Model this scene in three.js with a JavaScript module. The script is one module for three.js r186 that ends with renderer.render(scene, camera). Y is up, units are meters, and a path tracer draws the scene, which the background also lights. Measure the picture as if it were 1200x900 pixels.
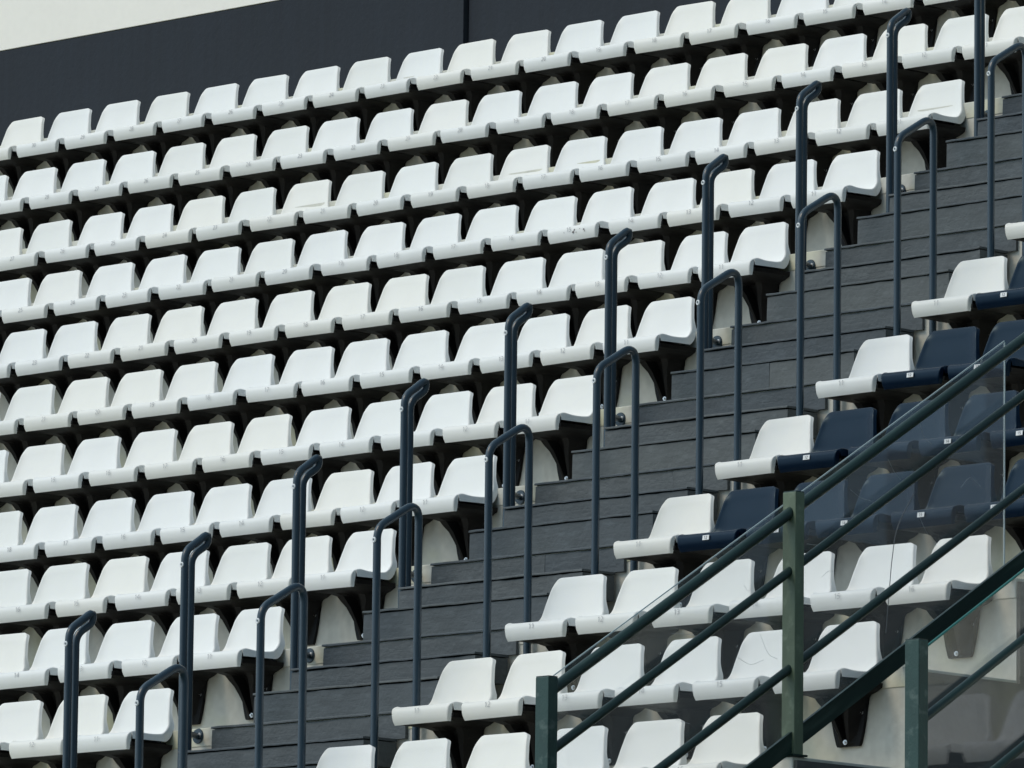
import * as THREE from 'three';
import { RoundedBoxGeometry } from 'three/addons/geometries/RoundedBoxGeometry.js';
import { mergeGeometries, mergeVertices, toCreasedNormals } from 'three/addons/utils/BufferGeometryUtils.js';
import { FontLoader } from 'three/addons/loaders/FontLoader.js';

// ---------------------------------------------------------------- camera
const scene = new THREE.Scene();
const camera = new THREE.PerspectiveCamera(5.807, 4 / 3, 0.5, 3000);
{
  const th = 0.77512, ph = 0.14333, ro = 0.01153;
  const d = new THREE.Vector3(-Math.sin(th) * Math.cos(ph), Math.sin(ph), -Math.cos(th) * Math.cos(ph));
  const r = new THREE.Vector3(Math.cos(th), 0, -Math.sin(th));
  const u = new THREE.Vector3().crossVectors(r, d);
  const up = u.clone().multiplyScalar(Math.cos(ro)).addScaledVector(r, -Math.sin(ro));
  camera.position.set(29.40009, -4.15019, 27.45494);
  camera.up.copy(up);
  camera.lookAt(camera.position.clone().add(d));
}
// ---------------------------------------------------------------- sky, sun, exposure
const SKY_TOP = [0.22, 0.34, 0.46], SKY_LOW = [0.11, 0.165, 0.22], GLOW = [1.42, 1.74, 1.98];
const GLOW_DIR = new THREE.Vector3(-0.55, 0.50, 0.66).normalize(), SUN_DIR = new THREE.Vector3(-0.30, 0.76, 0.58).normalize();
{
  const W = 512, H = 256, data = new Float32Array(W * H * 4);
  for (let j = 0; j < H; j++) for (let i = 0; i < W; i++) {
    const lat = ((j + 0.5) / H - 0.5) * Math.PI, lon = ((i + 0.5) / W - 0.5) * 2 * Math.PI;
    const dx = Math.cos(lat) * Math.cos(lon), dy = Math.sin(lat), dz = Math.cos(lat) * Math.sin(lon);
    const t = Math.pow(Math.max(0, dy), 0.6);
    const c = Math.max(0, dx * GLOW_DIR.x + dy * GLOW_DIR.y + dz * GLOW_DIR.z);
    const g = Math.pow(c, 2.8), v = 1 + 0.05 * Math.sin(lon * 5 + Math.sin(lat * 9) * 2) * Math.sin(lat * 7 + lon);
    const k = (j * W + i) * 4;
    for (let q = 0; q < 3; q++) data[k + q] = (SKY_LOW[q] * (1 - t) + SKY_TOP[q] * t) * v + g * GLOW[q];
    data[k + 3] = 1;
  }
  const tex = new THREE.DataTexture(data, W, H, THREE.RGBAFormat, THREE.FloatType);
  tex.mapping = THREE.EquirectangularReflectionMapping;
  tex.magFilter = THREE.LinearFilter; tex.minFilter = THREE.LinearFilter; tex.needsUpdate = true;
  scene.background = tex; scene.environment = tex;
}
const sun = new THREE.DirectionalLight(0xffe9cb, 1.5);
sun.position.copy(SUN_DIR).multiplyScalar(40).add(new THREE.Vector3(-2, 2, -4));
sun.target.position.set(-2, 2, -4);
sun.castShadow = true; sun.shadow.radius = 44; sun.shadow.mapSize.set(2048, 2048);
Object.assign(sun.shadow.camera, { left: -20, right: 20, top: 20, bottom: -20, near: 1, far: 90 });
scene.add(sun, sun.target);
const renderer = new THREE.WebGLRenderer({ antialias: true });
renderer.toneMapping = THREE.LinearToneMapping;
renderer.toneMappingExposure = 0.89;
renderer.shadowMap.enabled = true;

// ---------------------------------------------------------------- helpers
let seed = 7;
const rnd = () => { seed = (seed * 1664525 + 1013904223) >>> 0; return seed / 4294967296; };
const rr = (a, b) => a + (b - a) * rnd();
const hash = (x, y, s) => { let h = (x * 374761393 + y * 668265263 + s * 974634777) | 0; h = Math.imul(h ^ (h >>> 13), 1274126177); return ((h ^ (h >>> 16)) >>> 0) / 4294967296; };
function vnoise(x, y, px, py, s) {               // value noise, tiling after px by py cells
  const x0 = Math.floor(x), y0 = Math.floor(y), fx = x - x0, fy = y - y0;
  const sx = fx * fx * (3 - 2 * fx), sy = fy * fy * (3 - 2 * fy), m = (a, b) => ((a % b) + b) % b;
  const a = hash(m(x0, px), m(y0, py), s), b = hash(m(x0 + 1, px), m(y0, py), s), c = hash(m(x0, px), m(y0 + 1, py), s), e = hash(m(x0 + 1, px), m(y0 + 1, py), s);
  return (a * (1 - sx) + b * sx) * (1 - sy) + (c * (1 - sx) + e * sx) * sy;
}
function fbm(u, v, nx, ny, oct, s) { let t = 0, a = 0.5, w = 0; for (let o = 0; o < oct; o++) { t += a * vnoise(u * nx, v * ny, nx, ny, s + o); w += a; a *= 0.55; nx *= 2; ny *= 2; } return t / w; }
function tex(n, fn, srgb) {                       // fn(u, v) gives [r, g, b] (linear) or a number
  const d = new Uint8Array(n * n * 4), enc = (x) => { x = Math.min(1, Math.max(0, x)); return 255 * (srgb ? (x <= 0.0031308 ? 12.92 * x : 1.055 * Math.pow(x, 1 / 2.4) - 0.055) : x); };
  for (let j = 0; j < n; j++) for (let i = 0; i < n; i++) {
    let c = fn(i / n, j / n); if (typeof c === 'number') c = [c, c, c];
    const k = (j * n + i) * 4; d[k] = enc(c[0]); d[k + 1] = enc(c[1]); d[k + 2] = enc(c[2]); d[k + 3] = 255;
  }
  const t = new THREE.DataTexture(d, n, n); t.wrapS = t.wrapT = THREE.RepeatWrapping; t.magFilter = THREE.LinearFilter; t.minFilter = THREE.LinearMipmapLinearFilter; t.generateMipmaps = true;
  if (srgb) t.colorSpace = THREE.SRGBColorSpace; t.needsUpdate = true; return t;
}
const rep = (t, x, y = x) => { const c = t.clone(); c.repeat.set(x, y); c.needsUpdate = true; return c; };
function metricUV(g, ox = 0, oy = 0) {            // uv in metres from the dominant axis of each normal
  const p = g.attributes.position, n = g.attributes.normal, uv = new Float32Array(p.count * 2);
  for (let i = 0; i < p.count; i++) {
    const ax = Math.abs(n.getX(i)), ay = Math.abs(n.getY(i)), az = Math.abs(n.getZ(i));
    let u, v; if (az >= ax && az >= ay) { u = p.getX(i); v = p.getY(i); } else if (ay >= ax) { u = p.getX(i); v = p.getZ(i); } else { u = p.getZ(i); v = p.getY(i); }
    uv[2 * i] = u + ox; uv[2 * i + 1] = v + oy;
  }
  g.setAttribute('uv', new THREE.BufferAttribute(uv, 2)); return g;
}
function box(x0, x1, y0, y1, z0, z1, bev = 0) {
  const g = bev ? new RoundedBoxGeometry(x1 - x0, y1 - y0, z1 - z0, 2, bev) : new THREE.BoxGeometry(x1 - x0, y1 - y0, z1 - z0);
  g.translate((x0 + x1) / 2, (y0 + y1) / 2, (z0 + z1) / 2); return metricUV(g, x0 * 0.37, y0 * 0.73);
}
const merge = (a) => mergeGeometries(a.map((g) => { const h = g.index ? g.toNonIndexed() : g; for (const k of Object.keys(h.attributes)) if (!['position', 'normal', 'uv'].includes(k)) h.deleteAttribute(k); return h; }));
const used = {};
function numbered(n) { const k = used[n] = (used[n] ?? -1) + 1; return k ? `${n}_${String(k).padStart(3, '0')}` : n; }
function mesh(name, g, m, parent) { const o = new THREE.Mesh(g, m); o.name = numbered(name); o.castShadow = o.receiveShadow = true; (parent || scene).add(o); return o; }
function thing(name, label, category, pos = [0, 0, 0], group, kind) {
  const o = new THREE.Group(); o.name = numbered(name); o.position.set(...pos); o.userData = { label, category };
  if (group) o.userData.group = group; if (kind) o.userData.kind = kind; scene.add(o); return o;
}
class Poly extends THREE.CurvePath { }
function roundedPath(pts, radii) {                // straight runs with rounded corners
  const path = new Poly(), P = pts.map((p) => new THREE.Vector3(...p)); let last = P[0].clone();
  for (let i = 1; i < P.length; i++) {
    if (i === P.length - 1) { path.add(new THREE.LineCurve3(last, P[i])); break; }
    const r = radii[i], a = P[i].clone().sub(P[i - 1]).normalize(), b = P[i + 1].clone().sub(P[i]).normalize();
    const p0 = P[i].clone().addScaledVector(a, -r), p1 = P[i].clone().addScaledVector(b, r);
    if (p0.distanceTo(last) > 1e-4) path.add(new THREE.LineCurve3(last, p0));
    path.add(new THREE.QuadraticBezierCurve3(p0, P[i].clone(), p1)); last = p1;
  }
  return path;
}
function tube(path, seg, r, rad = 16) {           // samples the path by length, ends capped
  const L = path.getLength(), pts = []; for (let i = 0; i <= seg; i++) pts.push(path.getPointAt(i / seg));
  const c = new THREE.CatmullRomCurve3(pts, false, 'centripetal');
  const g = new THREE.TubeGeometry(c, seg * 2, r, rad, false), caps = [g];
  for (const t of [0, 1]) { const s = new THREE.SphereGeometry(r * 0.999, rad, 8); s.scale(1, 1, 1); const p = c.getPointAt(t); s.translate(p.x, p.y, p.z); caps.push(s); }
  return merge(caps);
}
const rod = (a, b, r) => { const A = new THREE.Vector3(...a), B = new THREE.Vector3(...b), L = A.distanceTo(B); const g = new THREE.CylinderGeometry(r, r, L, 14, 1); g.applyQuaternion(new THREE.Quaternion().setFromUnitVectors(new THREE.Vector3(0, 1, 0), B.clone().sub(A).normalize())); const m = A.add(B).multiplyScalar(0.5); g.translate(m.x, m.y, m.z); return g; };

// ---------------------------------------------------------------- materials
const std = (o) => new THREE.MeshStandardMaterial(o);
const tConc = tex(512, (u, v) => { const a = fbm(u, v, 5, 5, 5, 11), b = fbm(u, v, 48, 48, 2, 21), st = Math.max(0, fbm(u, v, 14, 3, 4, 31) - 0.55) * 1.6, y = Math.max(0, fbm(u, v, 4, 6, 3, 41) - 0.48); const k = 0.50 + 0.16 * a + 0.09 * (b - 0.5) - 0.22 * st; return [k * 1.02, k * (1.0 - 0.05 * y), k * (0.9 - 0.55 * y)]; }, true);
const tConcB = tex(512, (u, v) => 0.6 * fbm(u, v, 60, 60, 3, 51) + 0.4 * fbm(u, v, 9, 9, 3, 52));
const mConc = std({ map: rep(tConc, 0.55), bumpMap: rep(tConcB, 0.55), bumpScale: 0.004, roughness: 0.92 });
const tBoard = tex(512, (u, v) => { const g = fbm(u, v, 7, 70, 4, 61), b = fbm(u, v, 9, 9, 4, 62), w = Math.max(0, fbm(u, v, 16, 44, 4, 63) - 0.6); const k = 0.086 + 0.024 * (g - 0.5) + 0.026 * (b - 0.5) + 0.10 * w; return [k * 0.90, k * 1.04, k * 1.12]; }, true);
const tBoardB = tex(512, (u, v) => { const s = Math.pow(Math.max(0, 1 - Math.abs(fbm(u, v, 5, 34, 4, 64) - 0.5) * 16), 2); return 0.28 * fbm(u, v, 10, 70, 4, 65) + 0.57 * fbm(u, v, 64, 64, 3, 66) + 0.15 - 0.16 * s; });
const boardMats = [0, 1, 2].map((i) => std({ map: rep(tBoard, 0.8), bumpMap: rep(tBoardB, 0.8), bumpScale: 0.005, roughness: 0.8, color: new THREE.Color().setRGB(...[[1, 1, 1], [1.16, 1.13, 1.1], [0.85, 0.88, 0.92]][i]) }));
const tPlas = tex(512, (u, v) => { const a = fbm(u, v, 4, 4, 4, 71), s = Math.max(0, fbm(u, v, 26, 26, 3, 72) - 0.7); const k = 0.79 + 0.05 * (a - 0.5) + 0.02 * (fbm(u, v, 9, 9, 3, 74) - 0.5) - 0.03 * s; return [k, k * 0.99, k * 0.955]; }, true);
const tPlasB = tex(256, (u, v) => fbm(u, v, 60, 60, 3, 73));
const whiteMats = [[1, 1, 1], [0.985, 0.99, 0.99], [1, 0.985, 0.95], [0.955, 0.955, 0.94], [0.99, 0.98, 0.96], [0.97, 0.975, 0.98]].map((c, i) => std({ map: (() => { const m = rep(tPlas, 0.9); m.offset.set(i * 0.17, i * 0.29); return m; })(), bumpMap: rep(tPlasB, 4), bumpScale: 0.0003, roughness: 0.42, color: new THREE.Color().setRGB(...c) }));
const tNavy = tex(256, (u, v) => { const k = 1 + 0.35 * (fbm(u, v, 5, 5, 4, 75) - 0.5); return [0.0022 * k, 0.0075 * k, 0.020 * k]; }, true);
const mNavy = new THREE.MeshPhysicalMaterial({ map: tNavy, roughness: 0.27, specularIntensity: 0.4, specularColor: new THREE.Color().setRGB(0.5, 0.8, 1) });
const mBlack = new THREE.MeshPhysicalMaterial({ color: new THREE.Color().setRGB(0.0045, 0.0042, 0.0045), roughness: 0.5, specularIntensity: 0.35, bumpMap: rep(tPlasB, 3), bumpScale: 0.0006 });
const mBolt = std({ color: new THREE.Color().setRGB(0.62, 0.63, 0.64), roughness: 0.35, metalness: 0.7 });
const mTube = std({ color: new THREE.Color().setRGB(0.019, 0.038, 0.056), roughness: 0.26, bumpMap: rep(tPlasB, 2), bumpScale: 0.0004 });
const mRing = std({ color: new THREE.Color().setRGB(0.72, 0.74, 0.75), roughness: 0.5 });
const tGreen = tex(256, (u, v) => { const a = fbm(u, v, 6, 6, 4, 81), c = Math.max(0, fbm(u, v, 18, 18, 4, 82) - 0.62) * 2.2; const k = 0.8 + 0.5 * (a - 0.5); return [0.005 * k + 0.05 * c, 0.030 * k + 0.07 * c, 0.023 * k + 0.055 * c]; }, true);
const mGreen = std({ map: rep(tGreen, 1.3), roughness: 0.4, bumpMap: rep(tPlasB, 2), bumpScale: 0.0008 });
const tOlive = tex(256, (u, v) => { const a = fbm(u, v, 9, 4, 4, 83), c = Math.max(0, fbm(u, v, 14, 14, 4, 84) - 0.6) * 1.6; const k = 0.85 + 0.6 * (a - 0.5); return [0.13 * k + 0.14 * c, 0.175 * k + 0.15 * c, 0.11 * k + 0.12 * c]; }, true);
const mOlive = std({ map: rep(tOlive, 1.6), roughness: 0.55, bumpMap: rep(tPlasB, 2), bumpScale: 0.0008 });
const tTeal = tex(256, (u, v) => { const a = fbm(u, v, 9, 4, 4, 85), c = Math.max(0, fbm(u, v, 14, 14, 4, 86) - 0.58) * 1.8; const k = 0.85 + 0.6 * (a - 0.5); return [0.015 * k + 0.12 * c, 0.060 * k + 0.13 * c, 0.050 * k + 0.12 * c]; }, true);
const mTeal = std({ map: rep(tTeal, 1.6), roughness: 0.5, bumpMap: rep(tPlasB, 2), bumpScale: 0.0008 });
const mGlass = new THREE.MeshPhysicalMaterial({ color: 0xffffff, roughness: 0.02, transmission: 0.955, thickness: 0, ior: 1.5, side: THREE.DoubleSide });
const mGlassNear = new THREE.MeshPhysicalMaterial({ color: 0xffffff, roughness: 0.02, transmission: 0.995, thickness: 0, ior: 1.6, side: THREE.DoubleSide });
const mGlassEdge = std({ color: new THREE.Color().setRGB(0.03, 0.16, 0.14), roughness: 0.2 });
const tNavyW = tex(512, (u, v) => { const a = fbm(u, v, 5, 3, 4, 91), s = fbm(u, v, 90, 4, 3, 92); const k = 1 + 0.25 * (a - 0.5) + 0.25 * (s - 0.5); return [0.0105 * k, 0.016 * k, 0.025 * k]; }, true);
const mNavyWall = std({ map: rep(tNavyW, 0.3), roughness: 0.85, bumpMap: rep(tConcB, 0.6), bumpScale: 0.003 });
const tCream = tex(256, (u, v) => { const k = 0.935 + 0.04 * (fbm(u, v, 5, 5, 4, 95) - 0.5) + 0.03 * (fbm(u, v, 60, 60, 2, 96) - 0.5); return [k, k * 0.955, k * 0.875]; }, true);
const mCream = std({ map: rep(tCream, 0.4), roughness: 0.9 });
const mInk = std({ color: new THREE.Color().setRGB(0.42, 0.42, 0.43), roughness: 0.8 });
const mDarkInk = std({ color: new THREE.Color().setRGB(0.03, 0.03, 0.04), roughness: 0.8 });
const mSticker = std({ color: new THREE.Color().setRGB(0.8, 0.8, 0.8), roughness: 0.5 });
const tShadedWall = tex(256, (u, v) => { const k = 0.10 + 0.04 * (fbm(u, v, 6, 6, 4, 98) - 0.5) + 0.02 * (fbm(u, v, 50, 50, 2, 99) - 0.5); return [k, k * 0.97, k * 0.93]; }, true);  // passage wall concrete, its shade put into a dark grey colour
const mShadedWall = std({ map: rep(tShadedWall, 0.5), bumpMap: rep(tConcB, 0.6), bumpScale: 0.002, roughness: 0.9 });
const tGrass = tex(512, (u, v) => { const k = 0.6 + 0.8 * fbm(u, v, 40, 40, 4, 97); return [0.03 * k, 0.06 * k, 0.018 * k]; }, true);
const mGrass = std({ map: rep(tGrass, 0.05), roughness: 1 });

// ---------------------------------------------------------------- terrace numbers (row K is n = 0, row A is n = 10)
const rowY = (n) => 0.53446 * n + 0.00793 * n * (n - 10) / 2;
const rowZ = (n) => -(0.79393 * n - 0.00389 * n * (n - 10) / 2);
const PITCH = [0.5133, 0.5166, 0.4975, 0.4932, 0.4977, 0.4973, 0.4957, 0.4982, 0.495, 0.498, 0.4974];
const END = [-0.0251, -0.021, 0.0126, -0.0063, -0.0014, 0.0073, 0.0155, 0.022, 0.0027, 0.006, -0.0118];
const DY = [-0.0042, 0.0072, 0.0027, -0.0151, 0.001, 0.0132, 0.0099, -0.004, -0.0187, -0.0007, 0.0087];
const ZR = 0.035, TREAD = -0.742, AISLE0 = 0.38, AISLE1 = 1.76, XEND = 5.24, XWEST = -16;
const treadY = (n) => rowY(n) + TREAD, riserZ = (n) => rowZ(n) + ZR;
const WORDS = ['zeroth', 'first', 'second', 'third', 'fourth', 'fifth', 'sixth', 'seventh', 'eighth', 'ninth', 'tenth', 'eleventh', 'twelfth', 'thirteenth', 'fourteenth', 'fifteenth', 'sixteenth', 'seventeenth', 'eighteenth', 'nineteenth', 'twentieth', 'twenty-first', 'twenty-second', 'twenty-third', 'twenty-fourth'];
const rowWord = (n) => (n === 10 ? 'top row' : `${WORDS[11 - n]} row from the top`);

// ---------------------------------------------------------------- ground
{
  const g = new THREE.PlaneGeometry(1600, 1600); g.rotateX(-Math.PI / 2); metricUV(g);
  const o = mesh('ground', g, mGrass); o.position.y = -6; o.userData = { label: 'green pitch in front of the stand, below the picture', kind: 'structure' };
}
// ---------------------------------------------------------------- concrete terrace: one riser and one tread per row
{
  const t = thing('terrace', 'pale concrete terrace of tall risers and treads carrying the seat rows', 'terrace', [0, 0, 0], null, 'structure');
  delete t.userData.category;
  for (let n = -3; n <= 10; n++) {
    const x1 = XEND, yb = treadY(n), yt = treadY(n + 1);
    mesh('riser', box(XWEST, x1, yb - 0.02, yt - 0.1, riserZ(n) - 0.14, riserZ(n)), mConc, t);
    const zb = n === 10 ? riserZ(10) - 1.4 : riserZ(n + 1);
    mesh('tread', box(XWEST, x1, yt - 0.1, yt, zb - 0.002, riserZ(n) + 0.004, 0.006), mConc, t);
  }
}
// ---------------------------------------------------------------- stairs in the aisle
{
  const t = thing('aisle_stairs', 'dark weathered plank stairs climbing between the two seat blocks', 'stairs', [0, 0, 0], null, 'structure');
  delete t.userData.category;
  function plank(x0, x1, y0, y1, z0, z1) {        // a worn plank: subdivided box with uneven edges
    const nx = 24, g = new THREE.BoxGeometry(x1 - x0, y1 - y0, z1 - z0, nx, 2, 2); g.translate((x0 + x1) / 2, (y0 + y1) / 2, (z0 + z1) / 2);
    const p = g.attributes.position, s = Math.floor(rnd() * 1e4);
    for (let i = 0; i < p.count; i++) {
      const x = p.getX(i), top = p.getY(i) > y1 - 1e-4, bot = p.getY(i) < y0 + 1e-4, fr = p.getZ(i) > z1 - 1e-4;
      const k = vnoise(x * 9 + 50, s, 512, 99991, 5) - 0.5, q = vnoise(x * 31 + 50, s + 3, 512, 99991, 6) - 0.5;
      if (top && fr) { p.setY(i, p.getY(i) + k * 0.003 + q * 0.003 - 0.002); p.setZ(i, p.getZ(i) - 0.003 + q * 0.003); }
      if (bot && fr) p.setY(i, p.getY(i) + q * 0.003 + k * 0.003);
      if (fr) p.setZ(i, p.getZ(i) + k * 0.004);
    }
    const h = g.toNonIndexed(); h.computeVertexNormals(); return metricUV(h, s * 0.013, s * 0.029);
  }
  for (let n = -2; n <= 9; n++) {
    const y = treadY(n), H = treadY(n + 1) - y, D = riserZ(n - 1) - riserZ(n), zr = riserZ(n), f = [0, 0.40, 0.70, 1];
    for (let s = 0; s < 3; s++) {
      const jx = rr(-0.008, 0.008), x0 = s === 2 ? AISLE0 - 0.01 + jx : AISLE0 + jx, x1 = (s === 2 ? AISLE1 + 0.06 : AISLE1) + jx;
      const zf = s === 2 ? zr + 0.022 : zr + D * (2 - s) / 3 + rr(-0.006, 0.006), zb = s === 2 ? zr + 0.003 : zr + (s ? 0.024 : D / 3 - 0.05);
      const y0 = y + H * f[s] + (s ? 0.001 : 0.003), y1 = y + H * f[s + 1] - 0.018;
      mesh('tread_board', plank(x0 - 0.003, x1 + 0.003, y1 + 0.006, y1 + 0.019, s === 2 ? zr + 0.0055 : zb, zf + 0.006), boardMats[Math.floor(rnd() * 3)], t);
      if (rnd() < 0.3) { const c = rr(x0 + 0.35, x1 - 0.35); for (const [a, b] of [[x0, c - 0.0015], [c + 0.0015, x1]]) mesh('stair_plank', plank(a, b, y0, y1, zb, zf), boardMats[Math.floor(rnd() * 3)], t); }
      else mesh('stair_plank', plank(x0, x1, y0, y1, zb, zf), boardMats[Math.floor(rnd() * 3)], t);
    }
  }
}
// ---------------------------------------------------------------- wall behind the top row
{
  const z = rowZ(10) - 1.2, y0 = treadY(11), y1 = rowY(10) + 0.87;
  const w = thing('back_wall', 'dark navy wall in two panels with pale cream band above, behind the top row', 'wall', [0, 0, 0]);
  mesh('navy_panel', box(XWEST, -6.962, y0, y1, z - 0.2, z, 0.004), mNavyWall, w);
  mesh('navy_panel', box(-6.945, 6, y0, y1, z - 0.24, z - 0.035, 0.004), mNavyWall, w);
  mesh('cream_panel', box(XWEST, 6, y1 + 0.006, y1 + 3.2, z - 0.26, z + 0.004, 0.004), mCream, w);
  mesh('wall_core', box(XWEST, 6, y0, y1 + 3.1, z - 0.5, z - 0.27), mConc, w);
}
// ---------------------------------------------------------------- seats
// seat space: x to the right, origin on the riser face below the bracket; the top right corner of the backrest is at x = 0.16
const OY = -0.615, OZ = ZR;                       // origin of seat space in the frame of the backrest corner
function makeShell() {
  const cr = (pts, n) => { const c = new THREE.CatmullRomCurve3(pts.map((p) => new THREE.Vector3(p[0], p[1], p[2])), false, 'centripetal'); return c.getSpacedPoints(n); };
  // centre line [y, z, half width]
  const key = [[-0.360, 0.343, 0.188], [-0.340, 0.352, 0.194], [-0.305, 0.356, 0.199], [-0.282, 0.352, 0.203], [-0.268, 0.335, 0.208], [-0.268, 0.30, 0.214], [-0.282, 0.22, 0.225], [-0.292, 0.15, 0.229], [-0.290, 0.110, 0.230], [-0.272, 0.080, 0.228], [-0.235, 0.060, 0.218], [-0.15, 0.038, 0.196], [-0.06, 0.014, 0.174], [-0.036, 0.009, 0.168], [-0.020, 0.004, 0.163], [-0.009, 0.001, 0.156], [-0.003, -0.002, 0.147], [0.0, -0.007, 0.135], [0.0, -0.012, 0.127]];
  const C = cr(key, 52), nu = C.length, S = 21, verts = [], idx = [], uv = [], ss = THREE.MathUtils.smoothstep;
  const nv = S + 2 * 6;
  for (let i = 0; i < nu; i++) {
    const a = C[Math.max(0, i - 1)], b = C[Math.min(nu - 1, i + 1)], ty = b.x - a.x, tz = b.y - a.y, l = Math.hypot(ty, tz);
    const ny = -tz / l, nz = ty / l;              // normal towards the sitter (up on the pan, forward on the back)
    const y = C[i].x, z = C[i].y, w = C[i].z, lip = ss(z, 0.30, 0.34), back = z < 0.2 ? ss(y, -0.285, -0.2) : 0, top = ss(y, -0.07, -0.004);
    const dish = lip * 0.001 + (1 - lip) * (back * 0.013 * (1 - top) + (1 - back) * (0.010 + 0.026 * (1 - ss(z, 0.08, 0.28))));
    const r = 0.009 + 0.003 * back * (1 - top);
    const ry = y + ny * dish, rz = z + nz * dish;  // the rim
    // outer lower edge: level line under the pan, back edge behind the backrest, thin return on the front lip
    let ey, ez;
    const fb = 0.046 - 0.030 * ss(y, -0.25, -0.13);
    const pe = [-0.304, Math.min(rz, 0.330)], be = [Math.max(-0.306, ry - ny * fb), Math.max(0.042 * (1 - ss(y, -0.23, -0.19)) - 0.05 * ss(y, -0.23, -0.19), rz - nz * fb)], le = [ry, 0.332];
    ey = pe[0] * (1 - back) + be[0] * back; ez = pe[1] * (1 - back) + be[1] * back;
    if (z > 0.2) { const m = ss(z, 0.334, 0.343); ey = ey * (1 - m) + le[0] * m; ez = ez * (1 - m) + le[1] * m; }
    for (let j = 0; j < nv; j++) {
      let x, yy, zz;
      if (j >= 6 && j < 6 + S) { const s = (j - 6) / (S - 1) * 2 - 1, q = Math.sign(s) * (1 - Math.pow(1 - Math.abs(s), 1.35)), h = dish * Math.pow(Math.abs(q), 7); x = q * w; yy = y + ny * h; zz = z + nz * h; }
      else {
        const sg = j < 6 ? -1 : 1, k = j < 6 ? 5 - j : j - 6 - S;                   // k = 0..5 outwards
        let dy = ey - ry, dz = ez - rz; const dl = Math.hypot(dy, dz) || 1; dy /= dl; dz /= dl;
        const re = Math.min(r, dl * 0.5);
        if (k < 4) { const t = (k + 1) / 4 * Math.PI / 2; x = sg * (w + r * Math.sin(t)); const q = re * (1 - Math.cos(t)); yy = ry + dy * q; zz = rz + dz * q; }
        else { const q = k === 4 ? re + (dl - re) * 0.5 : dl; x = sg * (w + r + 0.003 * (k - 3)); yy = ry + dy * q; zz = rz + dz * q; }
      }
      verts.push(x, yy - OY, zz - OZ); uv.push(x, i * 0.014);
    }
  }
  for (let i = 0; i < nu - 1; i++) for (let j = 0; j < nv - 1; j++) { const a = i * nv + j, b = a + 1, c = a + nv, d = c + 1; idx.push(a, b, c, b, d, c); }
  // turned-back edge along the top
  const base = verts.length / 3, i0 = (nu - 1) * nv;
  for (let j = 0; j < nv; j++) { const k = (i0 + j) * 3; verts.push(verts[k] * 0.99, verts[k + 1] - 0.018, verts[k + 2] - 0.010); uv.push(verts[k], nu * 0.014); }
  for (let j = 0; j < nv - 1; j++) { const a = i0 + j, b = a + 1, c = base + j, d = c + 1; idx.push(a, b, c, b, d, c); }
  const g = new THREE.BufferGeometry(); g.setAttribute('position', new THREE.Float32BufferAttribute(verts, 3)); g.setAttribute('uv', new THREE.Float32BufferAttribute(uv, 2)); g.setIndex(idx); g.computeVertexNormals(); return g;
}
function loft(rings) {                            // rings of equal point counts, closed round, capped at both ends
  const n = rings[0].length, v = [], idx = [];
  for (const r of rings) for (const p of r) v.push(...p);
  for (let i = 0; i < rings.length - 1; i++) for (let j = 0; j < n; j++) { const a = i * n + j, b = i * n + (j + 1) % n, c = a + n, d = b + n; idx.push(a, b, c, b, d, c); }
  for (const [o, f] of [[0, 1], [(rings.length - 1) * n, 0]]) for (let j = 1; j < n - 1; j++) f ? idx.push(o, o + j + 1, o + j) : idx.push(o, o + j, o + j + 1);
  const g = new THREE.BufferGeometry(); g.setAttribute('position', new THREE.Float32BufferAttribute(v, 3)); g.setIndex(idx);
  const h = g.toNonIndexed(); h.computeVertexNormals(); return metricUV(toCreasedNormals(h, 0.5));
}
function makeBracket() {                          // black moulded bracket: shield-shaped foot, channelled arm that flares under the pan
  const R = (y, hp, hf, d, ch) => { const yy = y - OY; return [[-hp, yy, 0.002], [hp, yy, 0.002], [hp, yy, 0.022], [hf + 0.028, yy, 0.026], [hf, yy, d], [hf * 0.55, yy, d], [hf * 0.3, yy, Math.max(0.02, d - ch)], [-hf * 0.3, yy, Math.max(0.02, d - ch)], [-hf * 0.55, yy, d], [-hf, yy, d], [-hf - 0.028, yy, 0.026], [-hp, yy, 0.022]]; };
  const arm = loft([R(-0.612, 0.070, 0.018, 0.028, 0.004), R(-0.60, 0.077, 0.022, 0.040, 0.012), R(-0.55, 0.092, 0.036, 0.060, 0.03), R(-0.49, 0.105, 0.055, 0.085, 0.045), R(-0.44, 0.113, 0.075, 0.105, 0.055), R(-0.405, 0.120, 0.100, 0.125, 0.06), R(-0.38, 0.122, 0.108, 0.145, 0.06), R(-0.366, 0.135, 0.130, 0.19, 0.05), R(-0.357, 0.165, 0.165, 0.262, 0.03), R(-0.340, 0.20, 0.195, 0.297, 0.01), R(-0.318, 0.205, 0.20, 0.297, 0.005)]);
  arm.translate(0.025, 0, 0);
  const b = [arm];
  const slab = box(-0.205, 0.205, -0.3535 - OY, -0.303 - OY, 0.02, 0.299, 0.01); b.push(slab);
  const back = box(-0.15, 0.15, -0.325 - OY, -0.285 - OY, 0.006, 0.024, 0.006); b.push(back);
  return merge(b);
}
const shellG = makeShell(), bracketG = makeBracket();
const boltG = (() => { const a = new THREE.CylinderGeometry(0.0125, 0.0125, 0.004, 14); a.rotateX(Math.PI / 2); const b = new THREE.CylinderGeometry(0.0065, 0.0075, 0.010, 6); b.rotateX(Math.PI / 2); b.translate(0, 0, 0.006); return merge([a, b]); })();
const font = await new FontLoader().loadAsync('fonts/droid/droid_sans_regular.typeface.json');
const numG = {};
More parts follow.
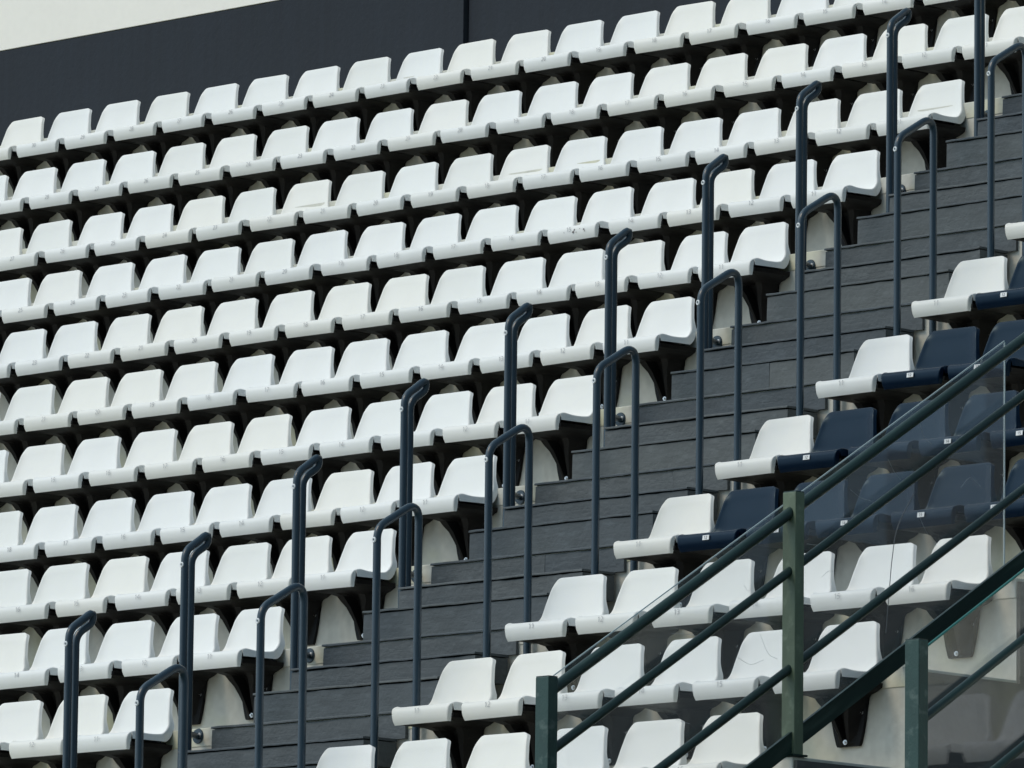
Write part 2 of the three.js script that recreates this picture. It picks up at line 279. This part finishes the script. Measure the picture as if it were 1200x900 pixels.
function numberGeo(n, size) {
  const k = `${n}/${size}`; if (numG[k]) return numG[k];
  const g = new THREE.ShapeGeometry(font.generateShapes(String(n), size), 2); g.computeBoundingBox(); const bb = g.boundingBox; g.translate(-(bb.min.x + bb.max.x) / 2, -(bb.min.y + bb.max.y) / 2, 0); return numG[k] = g;
}
function seat(x, y, z, navy, num, label, group) {
  const t = thing('stadium_seat', label, 'seat', [x, y + OY, z + OZ], group);
  t.rotation.set(0, rr(-0.022, 0.022), rr(-0.009, 0.009)); t.position.x += rr(-0.005, 0.005);
  const s = mesh('seat_shell', shellG, navy ? mNavy : whiteMats[Math.floor(rnd() * 6)], t); s.rotation.x = rr(-0.012, 0.012);
  mesh('bracket', bracketG, mBlack, t);
  for (const [bx, by, bz] of [[0, 0.022, 0.043], [0.088, 0.165, 0.026], [-0.088, 0.165, 0.026]]) { const b = mesh('bolt', boltG, mBolt, t); b.position.set(bx + 0.025, by, bz); }
  const zf = 0.357 - OZ, yl = -0.309 - OY;
  if (navy) {
    const st = mesh('number_sticker', new RoundedBoxGeometry(0.046, 0.025, 0.002, 1, 0.0006), mSticker, t); st.position.set(0.005, yl + 0.012, zf + 0.004); st.rotation.x = -0.12;
    const p = mesh('printed_number', numberGeo(num + 10, 0.016), mDarkInk, st); p.position.z = 0.0022;
  } else { const p = mesh('printed_number', numberGeo(num + 10, 0.028), mInk, t); p.position.set(rr(-0.025, -0.015), yl + 0.016, zf + 0.003); p.rotation.x = -0.1; }
  return t;
}
const GL = 'white seats left of the aisle stairs', GR = 'seats right of the aisle stairs';
const COUNT = [4, 6, 8, 9, 11, 13, 15, 17, 18, 20, 22];
let scuffed = null;
for (let n = 10; n >= 0; n--) {
    for (let i = n === 10 ? 1 : 0; i < COUNT[n]; i++) {
    const lab = i ? `white seat left of the stairs, ${WORDS[i + 1]} from them, ${rowWord(n)}` : `white seat beside the left edge of the stairs, ${rowWord(n)}`;
    const s = seat(END[n] - PITCH[n] * i - 0.16, rowY(n) + DY[n], rowZ(n), false, i + 1, lab, GL);
    if (n === 7 && i === 4) scuffed = s;
  }
}
{ // dark scuffs on the front edge of one seat
  const m = std({ color: new THREE.Color().setRGB(0.12, 0.1, 0.1), roughness: 0.9 }), gs = [];
  for (const [x, y, r] of [[0.02, 0, 0.008], [0.028, 0.012, 0.006], [0.045, -0.004, 0.004], [0.11, 0.008, 0.007], [0.118, -0.004, 0.004], [-0.06, 0.004, 0.003], [0.075, 0.015, 0.003]]) { const g = new THREE.CircleGeometry(r, 9); const p = g.attributes.position; for (let k = 1; k < p.count; k++) { const f = rr(0.5, 1.3); p.setXY(k, p.getX(k) * f, p.getY(k) * f); } g.translate(x, y, 0); gs.push(g); }
  const o = mesh('scuff_marks', merge(gs), m, scuffed); o.position.set(0, -0.312 - OY, 0.357 - OZ + 0.0032); o.rotation.x = -0.1;
  scuffed.userData.label = 'white seat with dark scuffs on its front edge, fourth row from the top';
}
const RIGHT = {                                   // x of the top right backrest corners, right of the stairs
  6: [2.361, 2.845], 5: [2.361, 2.83, 3.30], 4: [2.378, 2.845, 3.33], 3: [2.378, 2.831, 3.331, 3.828, 4.32],
  2: [2.391, 2.855, 3.346, 3.829, 4.339, 4.84], 1: [2.395, 2.893, 3.43, 3.968, 4.519, 5.019], 0: [2.386, 2.895, 3.424, 3.961, 4.485, 5.008], '-1': [2.34, 2.885, 3.419, 3.954, 4.478, 4.987],
};
for (const n of [6, 5, 4, 3, 2, 1, 0, -1]) RIGHT[n].forEach((x, i) => {
  if (n === 6 && i > 0) return; if (n === 5 && i > 1) return;
  const navy = i > 0 && n >= 2, c = navy ? 'dark navy' : 'white';
  const lab = i ? `${c} seat right of the stairs, ${WORDS[i + 1]} from them, ${rowWord(n)}` : `white seat beside the right edge of the stairs, ${rowWord(n)}`;
  seat(x - 0.16, rowY(n) + (n >= 0 ? DY[n] * 0.4 : -0.02), rowZ(n), navy, i + 1, lab, GR);
});
// ---------------------------------------------------------------- aisle handrails
const ringG = (() => { const a = new THREE.TorusGeometry(0.0105, 0.0048, 8, 18); return a; })();
function handrail(n, right) {
  const y = rowY(n), z = rowZ(n), bottom = TREAD + 0.002, cat = 'handrail';
  const where = n === 10 ? 'top row' : n < 0 ? (n === -1 ? 'lowest full row' : 'foot of the picture') : rowWord(n);
  const t = thing('aisle_handrail', right ? `wide blue hoop handrail on the right edge of the stairs, ${where}` : `narrow blue hook handrail on the left edge of the stairs, ${where}`, cat, [right ? 1.915 : 0.355, y + bottom, z + (right ? 0.225 : 0.20)], right ? 'hooped handrails on the right edge of the stairs' : 'hooked handrails on the left edge of the stairs');
  const ox = right ? 1.915 : 0.355, oy = bottom, oz = right ? 0.225 : 0.20;
  const L = (p) => [p[0] - ox, p[1] - oy, p[2] - oz];
  const pts = right
    ? [[1.915, bottom, 0.375], [1.915, 0.665, 0.375], [1.915, 0.835, 0.075], [1.915, bottom, 0.075]]
    : [[0.355, bottom, 0.262], [0.355, 0.672, 0.262], [0.338, 0.788, 0.080], [0.330, 0.728, 0.076], [0.307, 0.66, 0.170], [0.303, bottom, 0.170]];
  const P = pts.map(L), path = roundedPath(P, right ? [0, 0.06, 0.115] : [0, 0.05, 0.031, 0.031, 0.05]);
  mesh('tube', tube(path, 110, 0.0208, 18), mTube, t);
  const r = mesh('fixing_ring', ringG, mRing, t), q = L([pts[0][0], 0.60, pts[0][2]]); r.position.set(q[0] - 0.003, q[1], q[2] + 0.0195); r.rotation.y = -0.15;
  if (!right) {
    const a = L([0.303, -0.285, 0.170]), b = L([0.245, -0.285, ZR + 0.006]);
    mesh('stub', rod(a, b, 0.017), mTube, t);
    const f = new THREE.CylinderGeometry(0.038, 0.042, 0.012, 28); f.rotateX(Math.PI / 2); const fl = mesh('wall_flange', f, mTube, t); fl.position.set(b[0], b[1], L([0, 0, ZR + 0.006])[2]);
    const bo = mesh('flange_bolt', boltG, mBolt, t); bo.position.set(b[0] + 0.018, b[1] + 0.004, L([0, 0, ZR + 0.014])[2]);
  } else for (const zz of [0.375, 0.075]) { const f = new THREE.CylinderGeometry(0.045, 0.048, 0.01, 24); const fl = mesh('floor_flange', f, mTube, t); const q2 = L([1.915, bottom + 0.005, zz]); fl.position.set(...q2); }
}
for (let n = 8; n >= -1; n--) handrail(n, false);
for (let n = 6; n >= -2; n--) handrail(n, true);
// ---------------------------------------------------------------- opening to the right of the block: side wall, its shade put into the colour, and floor
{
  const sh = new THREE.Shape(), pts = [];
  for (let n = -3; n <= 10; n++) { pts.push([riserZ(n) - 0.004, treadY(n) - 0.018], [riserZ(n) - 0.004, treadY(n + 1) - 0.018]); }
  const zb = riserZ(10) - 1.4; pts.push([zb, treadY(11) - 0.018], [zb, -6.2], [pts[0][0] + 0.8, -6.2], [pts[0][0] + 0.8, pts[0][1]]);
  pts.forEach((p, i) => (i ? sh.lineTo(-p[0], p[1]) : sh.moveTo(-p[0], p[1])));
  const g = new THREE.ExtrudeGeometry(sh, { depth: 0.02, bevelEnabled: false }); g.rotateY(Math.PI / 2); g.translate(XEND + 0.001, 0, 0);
  const o = mesh('passage_side_wall', metricUV(g), mShadedWall); o.userData = { label: 'stepped side wall of the stairway opening under the glass railing, shade put into its grey', category: 'wall' };
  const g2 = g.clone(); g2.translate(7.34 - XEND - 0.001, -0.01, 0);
  const o2 = mesh('passage_side_wall', g2, mShadedWall); o2.userData = { label: 'opposite side wall of the stairway opening, beneath the nearer railing', category: 'wall' };
}
// ---------------------------------------------------------------- glass guard railings
const KY = rowY(0), KZ = rowZ(0);
function railing(o) {
  const t = thing('guard_railing', o.label, 'railing', [o.x, 0, 0]), S = o.slope;
  const at = (z, y0, z0) => y0 - (z - z0) * S;
  for (const [z, yb, yt, m] of o.posts) {
    const p = mesh('post', box(-0.042, 0.042, yb, yt, z - 0.032, z + 0.032, 0.004), m, t);
    mesh('post_cap', box(-0.040, 0.040, yt - 0.001, yt + 0.005, z - 0.030, z + 0.030), mGreen, p);
    mesh('base_plate', box(-0.06, 0.05, yb, yb + 0.01, z - 0.055, z + 0.05), mGreen, p);
  }
  for (const [z0, z1, y0, zr, r] of o.rails) mesh('rail', rod([0, at(z0, y0, zr), z0], [0, at(z1, y0, zr), z1], r), mGreen, t);
  if (o.beam) {
    const [z0, z1, y0, zr, h] = o.beam, g = box(0, 0.018, -h / 2, h / 2, -0.5, 0.5), p = g.attributes.position;
    for (let i = 0; i < p.count; i++) { const z = p.getZ(i) > 0 ? z0 : z1; p.setZ(i, z); p.setY(i, p.getY(i) + at(z, y0, zr)); }
    g.computeVertexNormals(); g.translate(0.008, 0, 0); mesh('bottom_beam', g, mGreen, t);
  }
  for (const [z0, z1, yt, yb, zr] of o.panes) {
    const sh = new THREE.Shape([[-z0, at(z0, yb, zr)], [-z1, at(z1, yb, zr)], [-z1, at(z1, yt, zr)], [-z0, at(z0, yt, zr)]].map((p) => new THREE.Vector2(...p)));
    const g = new THREE.ExtrudeGeometry(sh, { depth: 0.008, bevelEnabled: false }); g.rotateY(Math.PI / 2); g.translate(o.paneX, 0, 0);
    const pane = mesh('glass_pane', g, o.glass || mGlass, t);
    const e = rod([o.paneX + 0.004, at(z0, yt, zr) + 0.005, z0], [o.paneX + 0.004, at(z1, yt, zr) + 0.005, z1], o.glass ? 0.006 : 0.003); mesh('pane_edge', e, o.glass ? mGlassEdge : mEdgeLight, pane);
    const e2 = rod([o.paneX + 0.004, at(z1, yb, zr), z1 - 0.004], [o.paneX + 0.004, at(z1, yt, zr), z1 - 0.004], 0.0042); mesh('pane_edge', e2, mEdgeLight, pane);
  }
  return t;
}
const mEdgeLight = std({ color: new THREE.Color().setRGB(0.42, 0.5, 0.5), roughness: 0.3 });
{
  const X = 5.2, z634 = KZ + 2.50, z925 = KZ + 0.815;
  const r1 = railing({
    label: 'dark green railing with sloping rails and glass panes beside the right seats', x: X, slope: 0.606,
    posts: [[z634, treadY(-2) + 0.002, KY - 0.499, mTeal], [z925, treadY(0) + 0.002, KY + 0.53, mOlive]],
    rails: [[z634, KZ - 3.2, KY + 0.42, KZ + 0.858, 0.027], [z634 , KZ - 3.2, KY + 0.138, KZ + 0.858, 0.022], [z634, KZ - 3.2, KY - 0.332, KZ + 0.858, 0.022]],
    beam: [z634, KZ - 3.2, KY - 0.68, KZ + 0.858, 0.10], paneX: -0.05,
    panes: [[z634 - 0.03, z925 + 0.01, KY + 0.455, KY - 0.66, KZ + 0.858], [z925 - 0.005, KZ - 0.78, KY + 0.455, KY - 0.66, KZ + 0.858]],
  });
  // hairline crack across the upper pane
  const c = [[-0.10, 0.62], [0.02, 0.44], [0.055, 0.30], [0.08, 0.10], [0.10, -0.08]].map(([z, y]) => new THREE.Vector3(-0.0405, KY + y + 0.0, KZ + z));
  mesh('glass_crack', new THREE.TubeGeometry(new THREE.CatmullRomCurve3(c), 40, 0.0022, 5), std({ color: new THREE.Color().setRGB(0.10, 0.11, 0.12), roughness: 0.4 }), r1);
  const gs = [];
  for (let k = 0; k < 16; k++) {
    const z0 = KZ + rr(-0.6, 1.6), y0 = KY + 0.42 - (z0 - KZ - 0.858) * 0.606 - rr(0.12, 0.85), a = rr(-0.5, 1.1), l = rr(0.05, 0.22), b = rr(-0.05, 0.05);
    const c3 = [0, 0.5, 1].map((q) => new THREE.Vector3(-0.0412, y0 + Math.sin(a) * l * q + b * q * (1 - q) * 4, z0 + Math.cos(a) * l * q));
    gs.push(new THREE.TubeGeometry(new THREE.CatmullRomCurve3(c3), 8, 0.0007, 4));
  }
  mesh('scratches', merge(gs), std({ color: new THREE.Color().setRGB(0.5, 0.53, 0.55), roughness: 0.8 }), r1);
  const X2 = 7.3, zp = KZ + 2.31;
  railing({
    label: 'nearer green railing with glass pane at the lower right corner', x: X2, slope: 0.61,
    posts: [[zp, -2.6, KY - 0.455, mTeal]],
    rails: [[zp, KZ - 1.5, KY - 0.845, KZ + 2.334, 0.02], [zp, KZ - 1.5, KY - 1.33, KZ + 2.334, 0.02]],  // solid tubes put in for rails seen reflected in the pane
    paneX: -0.03, glass: mGlassNear, panes: [[zp - 0.04, KZ - 1.5, KY - 0.55, KY - 2.0, KZ + 2.334]],
  });
}
// ---------------------------------------------------------------- the next block of seats, mirrored in the nearer pane
{
  const t = thing('neighbouring_terrace', 'concrete terrace of the next block beyond the stairway opening', 'terrace', [0, 0, 0], null, 'structure'); delete t.userData.category;
  for (let n = -3; n <= 1; n++) {
    mesh('riser', box(7.36, 12, treadY(n) - 0.02, treadY(n + 1) - 0.1, riserZ(n) - 0.14, riserZ(n)), mConc, t);
    mesh('tread', box(7.36, 12, treadY(n + 1) - 0.1, treadY(n + 1), riserZ(n + 1) - 0.002, riserZ(n) + 0.004), mConc, t);
  }
  for (const n of [-1, -2]) for (let i = 0; i < 5; i++) seat(7.76 + 0.53 * i, rowY(n) - 0.02, rowZ(n), false, i + 1, `white seat beyond the stairway opening, ${WORDS[i + 1]} from it, ${n === -1 ? 'upper' : 'lower'} row`, 'seats of the next block');
}
renderer.render(scene, camera);
